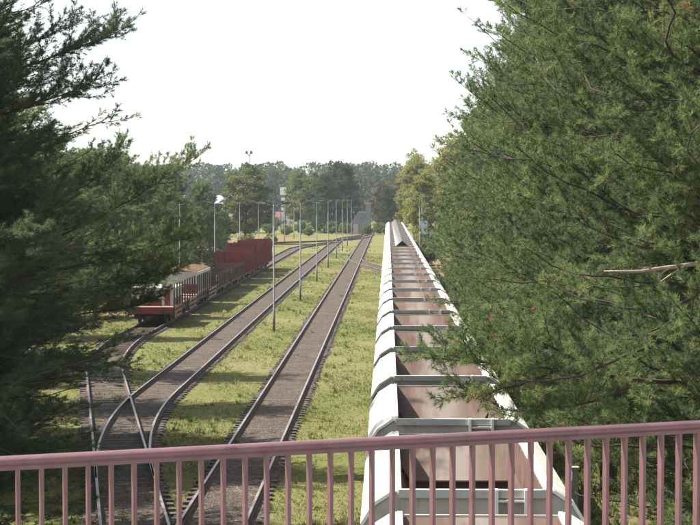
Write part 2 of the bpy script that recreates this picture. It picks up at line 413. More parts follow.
# ------------------------------------------------------------------ hopper train
LB, PITCH = 5.85, 7.4
ZT = 3.52
outer = [(1.04, ZT), (1.10, ZT+.012), (1.37, ZT-.16), (1.545, ZT-.45), (1.545, 2.0), (1.05, 1.28)]
def side_panel(s):
    mb = MB(); inn = [(x-.035, z-.03) for x, z in outer]
    prof = [(s*x, z) for x, z in outer] + [(s*x, z) for x, z in reversed(inn)]
    if s > 0: prof = prof[::-1]
    mb.prism(prof, 0, LB); return mb
def side_ribs(s):
    out = []
    for y in (.05, LB/3, 2*LB/3, LB-.05):
        mb = MB(); ex = [(x+.03, z+.015) for x, z in outer[2:5]]
        prof = [(s*x, z) for x, z in ex] + [(s*x, z) for x, z in reversed([(a-.05, b-.02) for a, b in outer[2:5]])]
        if s > 0: prof = prof[::-1]
        mb.prism(prof, y-.03, y+.03); out.append(mb)
    return out
def make_hopper(ridge=False):
    t = empty('hopper_wagon')
    for s in (-1, 1):
        p = side_panel(s).build('side_panel', M['cream'], t)
        # rim along the top edge
        MB().box(min(s*.985, s*1.045), max(s*.985, s*1.045), .02, LB-.02, ZT-.05, ZT+.016).build('top_rim', M['cream'], p)
        # inner lining
        mb = MB(); pr = [(s*.99, ZT-.06), (s*.97, ZT-.06), (s*.93, 2.95), (s*.42, 1.75), (s*.44, 1.72), (s*.95, 2.94)]
        mb.prism(pr if s < 0 else pr[::-1], .12, LB-.12); mb.build('inner_lining', M['rust_dark'], t)
    for e in (0, 1):
        f = (lambda y: y) if e == 0 else (lambda y: LB-y)
        def bx(mb, x0, x1, y0, y1, z0, z1): a, b = sorted((f(y0), f(y1))); return mb.box(x0, x1, a, b, z0, z1)
        # end wall, follows the body section
        mb = MB(); pr = [(-1.03, ZT-.02), (-1.345, ZT-.18), (-1.512, ZT-.47), (-1.512, 2.02), (-1.03, 1.32), (1.03, 1.32), (1.512, 2.02), (1.512, ZT-.47), (1.345, ZT-.18), (1.03, ZT-.02)]
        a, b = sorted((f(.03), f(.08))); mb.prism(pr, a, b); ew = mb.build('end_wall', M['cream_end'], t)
        if e == 0: bx(MB(), -1.02, 1.02, -.05, .06, ZT-.085, ZT+.025).build('end_beam', M['grey_steel'], ew)
        else: bx(MB(), -1.02, 1.02, -.04, .045, ZT-.10, ZT-.03).build('end_beam', M['rust_dark'], ew)
        # slope sheet with chamfered lower corners: flat upper part, then steep
        y0, z0 = .06, ZT-.035; y1, z1 = 1.0, ZT-.66
        mb = MB(); P = [(-.985, y0, z0), (.985, y0, z0), (.985, y0+(y1-y0)*.62, z0+(z1-z0)*.62), (.80, y1, z1), (-.80, y1, z1), (-.985, y0+(y1-y0)*.62, z0+(z1-z0)*.62)]
        top = [(x, f(y), z) for x, y, z in P]; bot = [(x, f(y), z-.025) for x, y, z in P]
        fs = [tuple(range(6)), tuple(range(11, 5, -1))] + [(i, i+6, (i+1) % 6+6, (i+1) % 6) for i in range(6)]
        mb.add(top + bot, fs); ss = mb.build('slope_sheet', M['sheet'], t)
        mb = MB(); yb = y1+.02
        Q = [(-.97, yb-.10, z1+.16), (.97, yb-.10, z1+.16), (.93, yb, z1-.06), (.42, yb+.55, 1.74), (-.42, yb+.55, 1.74), (-.93, yb, z1-.06)]
        mb.add([(x, f(y-.12), z-.06) for x, y, z in Q], [tuple(range(6))]); mb.build('lower_sheet', M['rust_dark'], t)
        # ladder brackets
        lx = .28 if e == 0 else -.40
        zl = ZT+.035 if e == 0 else ZT-.15
        for q in (0, .40):
            bx(MB(), lx+q, lx+q+.045, -.10, .035, 2.45, zl).build('bracket', M['cream'], ew)
        for z in (2.7, 3.0, zl-.17): bx(MB(), lx+.04, lx+.405, -.085, -.05, z, z+.03).build('rung', M['cream'], ew)
        # buffers and coupling
        fr = bx(MB(), -1.30, 1.30, -.10, .10, .98, 1.26).build('buffer_beam', M['frame_dark'], t)
        for s in (-1, 1):
            mb = MB(); y_0, y_1 = f(-.10), f(-.70); mb.tube([(s*.875, y_0, 1.06), (s*.875, y_1, 1.06)], .08, 10)
            mb.tube([(s*.875, y_1, 1.06), (s*.875, f(-.74), 1.06)], .21, 14); mb.build('buffer', M['frame_dark'], fr)
        MB().tube([(0, f(-.1), 1.03), (0, f(-.5), 1.0), (0, f(-.78), .92)], .045, 6).build('coupling', M['frame_dark'], fr)
    mb = MB()
    for s in (-1, 1): mb.box(s*.95-.06, s*.95+.06, .1, LB-.1, 1.0, 1.25)
    mb.prism([(-.44, 1.73), (-.30, 1.05), (.30, 1.05), (.44, 1.73)], 1.5, LB-1.5)
    for y in (.35, LB/2, LB-.35):
        for s in (-1, 1): mb.box(s*.86-.04, s*.86+.04, y-.04, y+.04, 1.2, 1.5)
        mb.box(-.95, .95, y-.05, y+.05, 1.02, 1.2)
    mb.build('underframe', M['frame_dark'], t)
    for y in (1.0, LB-1.0):
        ax = MB().tube([(-.95, y, .685), (.95, y, .685)], .07, 8).build('axle', M['wheel'], t)
        for s in (-1, 1):
            mb = MB(); a, b = sorted((s*.70, s*.83)); mb.wheel(a, b, y, .685, .46); a, b = sorted((s*.68, s*.705)); mb.wheel(a, b, y, .685, .49)
            mb.build('wheel', M['wheel'], ax)
            mb = MB(); a, b = sorted((s*.88, s*1.02)); mb.box(a, b, y-.16, y+.16, .52, 1.04); mb.build('axle_box', M['frame_dark'], ax)
    if ridge:
        w_, h0, h1 = .56, ZT-.02, ZT+.47; th = .025
        mb = MB(); mb.prism([(-w_, h0), (-w_+.04, h0), (0, h1-th*1.5), (w_-.04, h0), (w_, h0), (0, h1)][::-1], -.72, LB+.72)
        rg = mb.build('ridge_cover', M['ridge'], t)
        for k in range(9):
            y = -.66 + k*(LB+1.32-.06)/8
            MB().prism([(-w_-.01, h0), (-w_+.02, h0), (0, h1-.02), (w_-.02, h0), (w_+.01, h0), (0, h1+.03)][::-1], y, y+.06).build('ridge_rib', M['ridge'], rg)
        for y in (.03, LB-.13): MB().box(-.5, .5, y, y+.1, ZT-.05, ZT+.05).build('ridge_bearer', M['rust_dark'], rg)
    return t
ORD = ['', 'first', 'second', 'third', 'fourth', 'fifth', 'sixth', 'seventh', 'eighth', 'ninth', 'tenth', 'eleventh', 'twelfth', 'thirteenth', 'fourteenth', 'fifteenth', 'sixteenth', 'seventeenth', 'eighteenth', 'nineteenth', 'twentieth']
Y0 = 22.98
proto_o, proto_r = make_hopper(False), make_hopper(True)
uo = ur = False
for k in range(-2, 35):
    if k < 16:
        o = copy_tree(proto_o) if uo else proto_o; uo = True
        n = 16 - k; nm = ORD[n] if n < len(ORD) else 'eighteenth'
        tag(o, f'open cream hopper wagon with rusty brown inside, {nm} open one counted from the ridge-covered wagons', 'hopper wagon', 'open hopper wagons of the long train')
    else:
        o = copy_tree(proto_r) if ur else proto_r; ur = True
        tag(o, f'cream hopper wagon under a grey ridge cover, {ORD[k-15]} one counted from the open wagons', 'hopper wagon', 'ridge-covered hopper wagons of the long train')
    o.location = (TXT, Y0 + PITCH*k, 0)

# ------------------------------------------------------------------ parked freight wagons on the left
def flat_base(t, L, m_side, deck=1.22, board=None):
    MB().box(-1.32, 1.32, 0, L, deck-.10, deck).build('deck', M['wood_rail'], t)
    mb = MB()
    for s in (-1, 1): mb.box(s*1.22-.06, s*1.22+.06, .05, L-.05, deck-.42, deck-.101)
    for y in np.linspace(.6, L-.6, 6): mb.box(-1.15, 1.15, y-.06, y+.06, deck-.34, deck-.102)
    mb.build('underframe', M['frame_dark'], t)
    for y in (0, L):
        b = MB().box(-1.3, 1.3, y-.09, y+.09, deck-.40, deck-.004).build('buffer_beam', m_side, t)
        sg = -1 if y == 0 else 1
        for s in (-1, 1):
            mb = MB(); mb.tube([(s*.875, y, 1.02), (s*.875, y+sg*.5, 1.02)], .08, 8); mb.tube([(s*.875, y+sg*.5, 1.02), (s*.875, y+sg*.54, 1.02)], .2, 12)
            mb.build('buffer', M['frame_dark'], b)
    for yc in (2.1, L-2.1):
        bg_ = MB()
        for s in (-1, 1): bg_.box(s*1.0-.06, s*1.0+.06, yc-1.2, yc+1.2, .50, .78)
        bg_.box(-1.05, 1.05, yc-.2, yc+.2, .55, .82)
        g_ = bg_.build('bogie', M['frame_dark'], t)
        for y in (yc-.9, yc+.9):
            for s in (-1, 1):
                mb = MB(); a, b = sorted((s*.70, s*.83)); mb.wheel(a, b, y, .665, .44, 16); mb.build('wheel', M['wheel'], g_)
            MB().tube([(-.72, y, .665), (.72, y, .665)], .07, 6).build('axle', M['wheel'], g_)
def stakes(t, L, n, z0, z1, mat, w=.05):
    for s in (-1, 1):
        for y in np.linspace(.3, L-.3, n):
            MB().box(s*1.36-.04, s*1.36+.04, y-w, y+w, z0, z1).build('stake', mat, t)
def board_side(t, L, z0, z1, mat, n=2):
    h = (z1-z0)/n
    for s in (-1, 1):
        for k in range(n):
            a, b = sorted((s*1.29, s*1.318)); MB().box(a, b, .1, L-.1, z0+k*h+.012, z0+(k+1)*h-.012).build('side_board', mat, t)

ylist = 97.5
# 1: low board wagon with stakes
wa = empty('stake_wagon', (TX0, 97.5, 0), 0, 'low flat wagon with weathered boards and thin dark stakes, carrying the low white cabin', 'freight wagon')
flat_base(wa, 11.0, M['red_dark'])
stakes(wa, 11.0, 9, 1.0, 2.55, M['frame_dark'], .03)
for s in (-1, 1):
    for y0_, y1_ in ((.1, 3.4), (7.2, 10.9)):
        for k in range(3):
            a, b = sorted((s*1.41, s*1.45)); MB().box(a, b, y0_, y1_, .62+k*.26, .74+k*.26).build('side_board', M['wood_rail'], wa)
        for y in np.linspace(y0_+.1, y1_-.1, 4):
            a, b = sorted((s*1.405, s*1.46)); MB().box(a, b, y-.05, y+.05, .55, 1.34).build('side_strap', M['wood_rail'], wa)
# low white cabin standing on it
cb = empty('cabin_box', (TX0, 98.4, 1.22), 0, 'low shade-dulled white cabin with a red lower half standing on the first flat wagon', 'cabin')
MB().box(-1.2, 1.2, 0, 4.2, 0, .42).build('lower_wall', M['red_dark'], cb)
MB().box(-1.2, 1.2, 0, 4.2, .421, 1.0).build('upper_wall', M['white_box'], cb)
MB().box(-1.25, 1.25, -.05, 4.25, 1.001, 1.06).build('roof', M['grey_steel'], cb)
fb = MB(); fb.box(.55, 1.22, -.02, .06, .0, 1.35); fb.build('doorway_post', M['white_box'], cb)
MB().box(.72, 1.05, -.04, -.022, .05, 1.15).build('door', M['red_dark'], cb)
# 2: wagon with white frame box with rusty load on its roof
wb = empty('stake_wagon', (TX0, 109.6, 0), 0, 'flat wagon with thin dark stakes, carrying the white box with the rusty top', 'freight wagon')
flat_base(wb, 11.6, M['frame_dark'])
stakes(wb, 11.6, 10, 1.0, 2.45, M['frame_dark'], .03)
for s in (-1, 1):
    for k in range(3):
        a, b = sorted((s*1.41, s*1.45)); MB().box(a, b, 6.5, 11.4, .62+k*.26, .74+k*.26).build('side_board', M['wood_rail'], wb)
wx = empty('open_box', (TX0, 111.2, 1.22), 0, 'shade-dulled white box with open slatted sides and a rusty top on the second wagon', 'box')
L_, W_, H_ = 8.2, 1.2, 1.42
MB().box(-W_, W_, 0, .05, .62, H_).build('end_panel', M['white_box'], wx)
MB().box(-W_, W_, 0, .05, 0, .61).build('end_panel', M['red_dark'], wx)
MB().box(-W_, W_, L_-.05, L_, 0, H_).build('end_panel', M['white_box'], wx)
for s in (-1, 1):
    a, b = sorted((s*(W_-.05), s*W_))
    MB().box(a, b, .051, L_-.051, H_-.18, H_).build('top_rail', M['white_box'], wx)
    MB().box(a, b, .051, L_-.051, 0, .14).build('bottom_rail', M['white_box'], wx)
    for y in np.linspace(.2, L_-.2, 9): MB().box(a, b, y-.09, y+.09, .141, H_-.181).build('upright', M['white_box'], wx)
MB().box(-W_+.06, W_-.06, .06, L_-.06, H_-.14, H_-.05).build('roof', M['rust_orange'], wx)
rs = random.Random(3)
for k in range(14):
    y = .3 + k*(L_-.7)/13; mb = MB(); h = rs.uniform(.05, .16)
    mb.tube([(-W_+.1, y, H_-.02), (-.4, y+rs.uniform(-.1, .1), H_+h*.8), (.4, y+rs.uniform(-.1, .1), H_+h), (W_-.1, y, H_-.02)], rs.uniform(.08, .16), 6)
    mb.build('rusty_bar', M['rust_orange'], wx)
# 3: low dark stake wagons
yy = 122.6
for i, nm in enumerate(('dark low-sided stake wagon standing next to the white box wagon', 'dark low-sided stake wagon coupled to the red high-sided wagons')):
    t = empty('low_sided_wagon', (TX0, yy, 0), 0, nm, 'freight wagon', 'dark low-sided wagons')
    flat_base(t, 11.0, M['frame_dark']); board_side(t, 11.0, 1.22, 1.86, M['frame_dark'], 2)
    stakes(t, 11.0, 9, 1.0, 2.05, M['rust_dark'], .07)
    for y in (0.02, 10.93): MB().box(-1.28, 1.28, y, y+.05, 1.221, 1.9).build('end_board', M['rust_dark'], t)
    MB().box(-1.15, 1.15, .5, 10.5, 1.221, 1.45).build('load_floor', M['rust_dark'], t)
    yy += 12.1
# 4: red high-sided wagons
yy = 146.9
for i, nm in enumerate(('red high-sided wagon with ribbed sides, next to the dark low-sided wagons', 'red high-sided wagon with ribbed sides, between two other red wagons', 'red high-sided wagon with ribbed sides, last of the parked row')):
    t = empty('high_sided_wagon', (TX0, yy, 0), 0, nm, 'freight wagon', 'red high-sided wagons')
    L = 10.6; flat_base(t, L, M['red_dark'])
    h = (2.75, 3.15, 3.0)[i]
    for y in (0.02, L-.08):
        e = MB().box(-1.3, 1.3, y, y+.06, 1.221, h+.15).build('end_wall', M['red'], t)
        for x in (-1.1, -.55, 0, .55, 1.1): MB().box(x-.05, x+.05, y-.07, y-.001, 1.25, h+.1).build('rib', M['red'], e)
    for s in (-1, 1):
        nP = 6; w_ = (L-.2)/nP
        for k in range(nP):
            a, b = sorted((s*1.27, s*1.31)); zt_ = h - (0, .42, .12, .0, .55, .2)[(k*2+i+(s > 0)) % 6]*(.7 if i else 1.2)
            p_ = MB().box(a, b, .1+k*w_+.03, .1+(k+1)*w_-.03, 1.221, zt_).build('side_panel', M['red'] if (k+i) % 2 else M['red_dark'], t)
            a, b = sorted((s*1.311, s*1.40))
            for yy_ in (.1+k*w_+.09, .1+(k+.5)*w_): MB().box(a, b, yy_-.05, yy_+.05, .95, zt_+.06).build('rib', M['red_dark'] if k % 2 else M['red'], p_)
    yy += 11.8

# ------------------------------------------------------------------ lamp posts
def lamp(x, y, label, group, h=7.12):
    t = empty('lamp_post', (x, y, 0), 0, label, 'lamp post', group)
    MB().tube([(0, 0, -.05), (0, 0, 1.2), (0, 0, 1.21), (0, 0, h)], [.07, .07, .052, .04], 10).build('pole', M['grey_post'], t, True)
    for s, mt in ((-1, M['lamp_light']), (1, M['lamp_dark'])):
        a = MB().tube([(0, 0, h-.12), (s*.25, 0, h-.02), (s*.55, 0, h+.05)], .03, 6).build('arm', M['grey_post'], t, True)
        mb = MB(); x0, x1 = s*.45, s*1.02
        P = [(x0, h+.02), (x1, h+.09), (x1, h+.13), (x0+s*.25, h+.15), (x0, h+.10)]
        mb.prism(P if s > 0 else P[::-1], -.13, .13); mb.build('lamp_head', mt, a)
    return t
for i in range(8):
    lamp(-6.4, 95.2 + 28.8*i, f'grey double-armed lamp post between the tracks, {ORD[i+1]} counted from the bridge', 'lamp posts between the tracks')
for i in range(7):
    lamp(-17.4, 141.6 + 28.8*i, f'grey double-armed lamp post behind the parked wagons, {ORD[i+1]} counted from the bridge', 'lamp posts behind the parked wagons', 7.0)
lamp(3.75, 203, 'grey lamp post on the far side of the hopper train beside a pale blue cabinet', 'lamp posts beside the train', 7.4)
cbx = empty('equipment_cabinet', (4.25, 201.5, 0), 0, 'pale blue grey equipment cabinet raised on posts beside the hopper train', 'cabinet')
b_ = MB().box(-.42, .42, -.25, .25, 3.2, 4.8).build('cabinet_body', M['blue_grey'], cbx)
for s in (-1, 1): MB().box(s*.3-.05, s*.3+.05, -.06, .06, -.05, 3.2).build('post', M['grey_post'], cbx)
MB().box(-.48, .48, -.3, .3, 4.8, 4.88).build('cabinet_roof', M['grey_post'], b_)
MB().box(-.36, .36, -.262, -.252, 3.28, 4.7).build('door', M['blue_grey'], b_)
# marker post by the train
gp = empty('marker_post', (3.55, 32.2, 0), 0, 'slim grey concrete post beside the hopper train near the bridge', 'post')
MB().prism([(-.07, -.05), (.07, -.05), (.055, 2.35), (-.055, 2.35)][::1], -.06, .06).build('shaft', M['concrete'], gp)
MB().box(-.075, .075, -.075, .075, 2.35, 2.40).build('cap', M['concrete'], gp)

# ------------------------------------------------------------------ far buildings, sign and mast
sg_ = empty('pylon_sign', (-24.4, 395, 0), 0, 'tall narrow pylon with a white box sign on top beyond the lamp posts', 'sign')
MB().box(-.7, .7, -.3, .3, 8.2, 10.0).build('sign_box', M['white_sign'], sg_)
for s in (-1, 1): MB().box(s*.5-.09, s*.5+.09, -.1, .1, -.1, 8.2).build('upright', M['grey_post'], sg_)
for z, c in ((6.9, 'white_sign'), (5.6, 'blue_grey'), (4.6, 'white_sign'), (3.5, 'plaster'), (2.4, 'blue_grey')):
    MB().box(-.45, .45, -.16, .12, z, z+.72).build('sign_panel', M[c], sg_)
mt_ = empty('floodlight_mast', (-27.4, 335, 0), 0, 'thin mast with two floodlights rising above the trees', 'mast')
MB().tube([(0, 0, -.1), (0, 0, 16.2)], [.14, .06], 8).build('pole', M['grey_post'], mt_, True)
for s in (-1, 1):
    a_ = MB().tube([(0, 0, 15.8), (s*.45, 0, 16.3)], .05, 6).build('arm', M['grey_post'], mt_)
    MB().prism([(s*.45-.25, 16.2), (s*.45+.25, 16.2), (s*.45+.18, 16.75), (s*.45-.18, 16.75)], -.2, .2).build('floodlight', M['grey_post'], a_)
def house(name, loc, L, Wd, H, roof_h, wall, roof, label, wins, cat='building', band=None):
    t = empty(name, loc, 0, label, cat)
    MB().box(-L/2, L/2, 0, Wd, -.1, H).build('wall', wall, t)
    mb = MB(); mb.prismx([(-.4, H-.05), (Wd+.4, H-.05), (Wd/2, H+roof_h)], -L/2-.3, L/2+.3); mb.build('roof', roof, t)
    if band: MB().box(-L/2-.05, L/2+.05, -.06, -.001, H-.7, H-.1).build('band', band, t)
    for k in range(wins):
        x = -L/2 + (k+.5)*L/wins; wd_ = MB().box(x-.55, x+.55, -.05, -.001, H*.35, H*.72).build('window', M['white_sign'], t)
        for s in (-1, 1): MB().box(x+s*.25-.22, x+s*.25+.22, -.07, -.051, H*.37, H*.70).build('pane', M['glass'], wd_)
    return t
house('warehouse', (-37.5, 360, 0), 13, 9, 6.4, 1.7, M['plaster'], M['roof_blue'], 'white warehouse with a blue grey roof and a red band seen between the trees', 6, band=M['roof_red'])
house('house', (-29.5, 430, 0), 9, 8, 2.7, 1.3, M['plaster'], M['roof_red'], 'small white house with a red tiled roof behind the pylon', 4)
M['dark_concrete'] = worn('dark_concrete', (.16, .165, .165), (.23, .235, .235), (.11, .11, .11), .85, scale=.8)
cs = empty('concrete_shed', (-5.6, 352, 0), 0, 'grey concrete shed with a tall square chimney at the end of the middle track', 'building')
MB().prism([(-2.4, -.1), (1.0, -.1), (1.0, 4.6), (-.6, 4.6), (-2.4, 2.0)], 0, 4.0).build('wall', M['dark_concrete'], cs)
ch_ = MB().box(1.001, 2.1, -.15, 1.2, -.1, 6.3).build('chimney', M['dark_concrete'], cs)
MB().box(.9, 2.2, -.25, 1.3, 6.3, 6.5).build('chimney_cap', M['grey_steel'], ch_)
MB().box(-1.6, -.6, -.05, -.001, 0, 2.1).build('door', M['grey_steel'], cs)

# ------------------------------------------------------------------ vegetation
def tri_mesh(name, V, T, tint, mat):
    me = bpy.data.meshes.new(name)
    nv, ntri = len(V), len(T)
    me.vertices.add(nv); me.vertices.foreach_set('co', np.ascontiguousarray(V, dtype=np.float32).ravel())
    me.loops.add(ntri*3); me.loops.foreach_set('vertex_index', np.ascontiguousarray(T, dtype=np.int32).ravel())
    me.polygons.add(ntri); me.polygons.foreach_set('loop_start', np.arange(0, ntri*3, 3, dtype=np.int32))
    me.polygons.foreach_set('loop_total', np.full(ntri, 3, dtype=np.int32))
    me.update(calc_edges=True)
    a = me.attributes.new('tint', 'FLOAT', 'POINT'); a.data.foreach_set('value', np.ascontiguousarray(tint, dtype=np.float32))
    me.materials.append(mat); return me
def unit(a): return a / np.maximum(np.linalg.norm(a, axis=-1, keepdims=True), 1e-9)
def needles(P, A, L, m, nl, nw, rng, name='crown', mat=None, tint=None):
    """fluffy brushes: m needles round each twig (base P, axis A, length L), thickest towards its tip"""
    n = len(P); t = rng.uniform(0, 1.0, (n, m))**.6
    base = P[:, None, :] + A[:, None, :] * (t * L[:, None])[..., None]
    rnd = rng.normal(size=(n, m, 3)); perp = unit(rnd - (rnd * A[:, None, :]).sum(-1, keepdims=True) * A[:, None, :])
    th = rng.uniform(.45, 1.45, (n, m)) * (1.0 - .45*(t > .85))
    d = A[:, None, :] * np.cos(th)[..., None] + perp * np.sin(th)[..., None]
    side = unit(np.cross(d, rng.normal(size=(n, m, 3))))
    ln = nl * rng.uniform(.7, 1.2, (n, m))[..., None]
    v0 = base + side*nw/2; v1 = base - side*nw/2; v2 = base + d*ln
    V = np.stack([v0, v1, v2], 2).reshape(-1, 3); T = np.arange(len(V)).reshape(-1, 3)
    return tri_mesh(name, V, T, np.repeat(tint, m*3), mat)

def rot2(v, an): c_, s_ = math.cos(an), math.sin(an); return np.array([v[0]*c_-v[1]*s_, v[0]*s_+v[1]*c_, v[2]])
def grow(pts, Lb, rb, wood, out, rng, sec, tw, tl, gapf, start=.16):
    """side shoots with tufted twigs along one branch"""
    n = len(pts)-1; ss = np.linspace(0, 1, n+1)
    wood.tube(pts, [rb*(1-.8*q)+.003 for q in ss], 5, cap=False)
    ns_ = max(2, int(Lb*(1-start)/sec))
    for j in range(ns_+1):
        q = start + (1-start)*j/ns_ if j < ns_ else 1.0
        k = min(int(q*n), n-1); fr = q*n-k
        p0 = pts[k]*(1-fr) + pts[k+1]*fr; tg = unit(pts[k+1]-pts[k])
        if j == ns_: d = tg + rng.normal(0, .12, 3); ls = .30*min(1, Lb)
        else:
            d = rot2(tg, (1 if j % 2 else -1)*rng.uniform(.45, 1.3)); d[2] = tg[2] + rng.uniform(-.5, .75)
            ls = (.16 + .27*min(Lb, 3.4)*(1-q)**.8 + .12*rng.rand()) * rng.uniform(.7, 1.35)
        d = unit(d)
        g = gapf(p0 + d*ls*.6)
        if g < 0 and q > .2 and j < ns_: continue
        ls *= 1 + .25*min(g, 1)
        if ls > .3: wood.tube([p0, p0+d*ls*.6+[0, 0, .03], p0+d*ls+[0, 0, ls*.2]], [.008, .006, .004], 4, cap=False)
        nt_ = max(1, int(ls/tw))
        for i in range(nt_+1):
            u = (i+.4)/(nt_+.4) if i < nt_ else 1.0
            b0 = p0 + d*ls*u + np.array([0, 0, ls*.2*u*u])
            for r in range((3 if i == nt_ else 2) + (1 if g > .9 else 0)):           # tufts sit in little fans
                if i == nt_: dd = d + np.array([0, 0, .4]) + rng.normal(0, .45, 3)
                else:
                    dd = rot2(d, (1 if (i+r) % 2 else -1)*rng.uniform(.3, 1.1)); dd[2] += rng.uniform(-.4, .75); dd = dd + rng.normal(0, .25, 3)
                out.append((b0, dd, rng.uniform(*tl)))
def finish(out, wood, m, nl, nw, mat, name, rng, seed):
    P = np.array([o[0] for o in out]); A = unit(np.array([o[1] for o in out])); L = np.array([o[2] for o in out])
    base_t = .5 + .38*np.sin(P[:, 0]*1.7 + seed)*np.sin(P[:, 1]*1.9)*np.sin(P[:, 2]*2.3)
    tint = np.clip(base_t + rng.normal(0, .17, len(P)), 0, .94)
    clump = np.sin(P[:, 0]*2.9+1)*np.sin(P[:, 1]*3.3+seed)*np.sin(P[:, 2]*2.1+2)
    tint[(rng.rand(len(P)) < .003) | ((clump > .93) & (rng.rand(len(P)) < .8))] = .99
    return wood.mesh(name+'_trunk', M['bark'], True), needles(P, A, L, m, nl, nw, rng, name=name+'_crown', mat=mat, tint=tint), len(P)
def gap_fn(rng, freq, gap):
    K1 = rng.normal(0, 1, (3, 4))*freq; ph = rng.uniform(0, 6.28, 4)
    return lambda e: np.sin(e @ K1 + ph).sum() - gap
def pine(seed, H, base, Rmax, whorl, nb, sec, tw, m, nl, nw, mat, low=1.0, trunk_r=.17, top_pow=.75, name='pine', tl=(.09, .17), gap=-.4, freq=2.3):
    rng = np.random.RandomState(seed); wood = MB(); out = []
    bend = rng.uniform(-.25, .25, 2); gf = gap_fn(rng, freq, gap)
    def trunk_at(z): s = z/H; return np.array([bend[0]*math.sin(s*3), bend[1]*math.sin(s*2.3), z])
    zs = np.linspace(-.3, H*.97, 12)
    wood.tube([trunk_at(z) for z in zs], [max(.015, trunk_r*(1-max(z, 0)/H)**.85 + .012) for z in zs], 9)
    z = base
    while z < H*.985:
        s = (z-base)/(H-base)
        R_ = Rmax * (low + (1-low)*min(1, s/.42)) * (1-s)**top_pow + .18
        az0 = rng.uniform(0, 6.28)
        for b in range(nb):
            if rng.rand() < .10: continue
            az = az0 + 6.283*b/nb + rng.uniform(-.45, .45)
            Lb = R_*rng.uniform(.5, 1.2)
            el = R(-4 + 36*s**1.1) + rng.uniform(-.25, .3); up = rng.uniform(-.12, .28)
            n = max(4, int(Lb/.3)); o = trunk_at(z + rng.uniform(-.15, .15)); ss = np.linspace(0, 1, n+1)
            f1, f2, a1, a2 = rng.uniform(3, 7), rng.uniform(3, 8), rng.uniform(-.16, .16), rng.uniform(-.05, .05)
            azs = az + a1*np.sin(ss*f1) + .05*np.sin(ss*17+az)
            pts = o + np.stack([np.cos(azs)*ss*Lb*math.cos(el), np.sin(azs)*ss*Lb*math.cos(el), ss*Lb*math.sin(el) + up*Lb*ss**2 + Lb*a2*np.sin(ss*f2) + .03*np.sin(ss*19+az)], 1)
            grow(pts, Lb, .006 + .0050*Lb, wood, out, rng, sec, tw, tl, gf)
        z += whorl*rng.uniform(.7, 1.3)*(1 - .45*s)
    return finish(out, wood, m, nl, nw, mat, name, rng, seed)

def place_tree(kind, me, loc, rz, sc, label, cat, group=None, mat=None):
    t = empty(kind, loc, rz, label, cat, group); t.scale = (sc if hasattr(sc, '__len__') else (sc, sc, sc))
    link_mesh('trunk', me[0], t)
    c = link_mesh('crown', me[1], t)
    if mat:
        c.material_slots[0].link = 'OBJECT'; c.material_slots[0].material = mat
    return t

pA = pine(11, 17.0, .8, 4.6, .36, 6, .15, .112, 29, .085, .0085, M['needle'], name='pine_a', trunk_r=.21, top_pow=.45, low=.52, gap=-.05)
pB = pine(23, 16.0, .6, 4.5, .40, 6, .18, .145, 15, .12, .0170, M['needle'], name='pine_b', top_pow=.45, trunk_r=.20, low=.7, tl=(.12, .22), gap=-.05)
pC = pine(37, 12.0, .3, 3.5, .44, 6, .24, .21, 13, .18, .034, M['needle'], name='pine_c', tl=(.16, .30), top_pow=.45, freq=2.4, gap=-.3)
pD = pine(41, 11.0, .3, 3.2, .50, 6, .32, .32, 9, .28, .075, M['needle_far'], name='pine_d', tl=(.22, .40), top_pow=.45, freq=2.0, gap=-.3)
print('twigs', pA[2], pB[2], pC[2], pD[2])

PG = 'pines crowding the hopper train'
right_pines = [
    (pA, (5.3, 27.0), 0.4, 1.0, 'big pine with bare dead branches leaning over the hopper train next to the bridge'),
    (pA, (6.9, 30.6), 2.9, .95, 'pine standing right at the shoulder of the big dead-branched pine'),
    (pA, (8.2, 34.0), 2.1, .98, 'tall dense pine just behind the big pine with bare dead branches'),
    (pA, (5.6, 43.0), 3.9, 1.05, 'pine overhanging the hopper train, second behind the one with dead branches'),
    (pB, (10.0, 50.0), 1.0, 1.1, 'tall pine set back from the train in the second row behind the dead-branched pine'),
    (pB, (5.6, 55.0), 5.2, 1.02, 'pine overhanging the hopper train, third behind the one with dead branches'),
    (pB, (6.0, 68.0), 1.4, .95, 'pine overhanging the hopper train, fourth behind the one with dead branches'),
    (pC, (5.7, 83.0), 2.6, 1.05, 'smaller pine beside the hopper train, behind the row of overhanging pines'),
    (pC, (5.7, 99.0), .9, 1.0, 'small pine beside the hopper train between taller pines and the lamp post'),
    (pC, (6.0, 118.0), 4.4, .88, 'small rounded pine beside the hopper train before the far birches'),
    (pC, (6.3, 140.0), 3.3, .78, 'low pine beside the hopper train in front of the pale blue cabinet'),
    (pB, (12.2, 40.0), 5.0, 1.15, 'tall pine deep in the wood behind the front row by the bridge'),
    (pB, (9.4, 60.0), 3.3, 1.05, 'tall pine in the second row, behind the third pine overhanging the train'),
    (pB, (9.6, 76.0), .3, 1.0, 'tall pine in the second row, behind the fourth pine overhanging the train'),
    (pC, (9.8, 95.0), 2.0, 1.15, 'pine in the second row behind the smaller pines along the train'),
]
for me, (x, y), rz, sc, lb in right_pines:
    place_tree('pine_tree', me, (x, y, 0), rz, sc, lb, 'pine tree', PG)
LG = 'pines on the parked-wagon side'
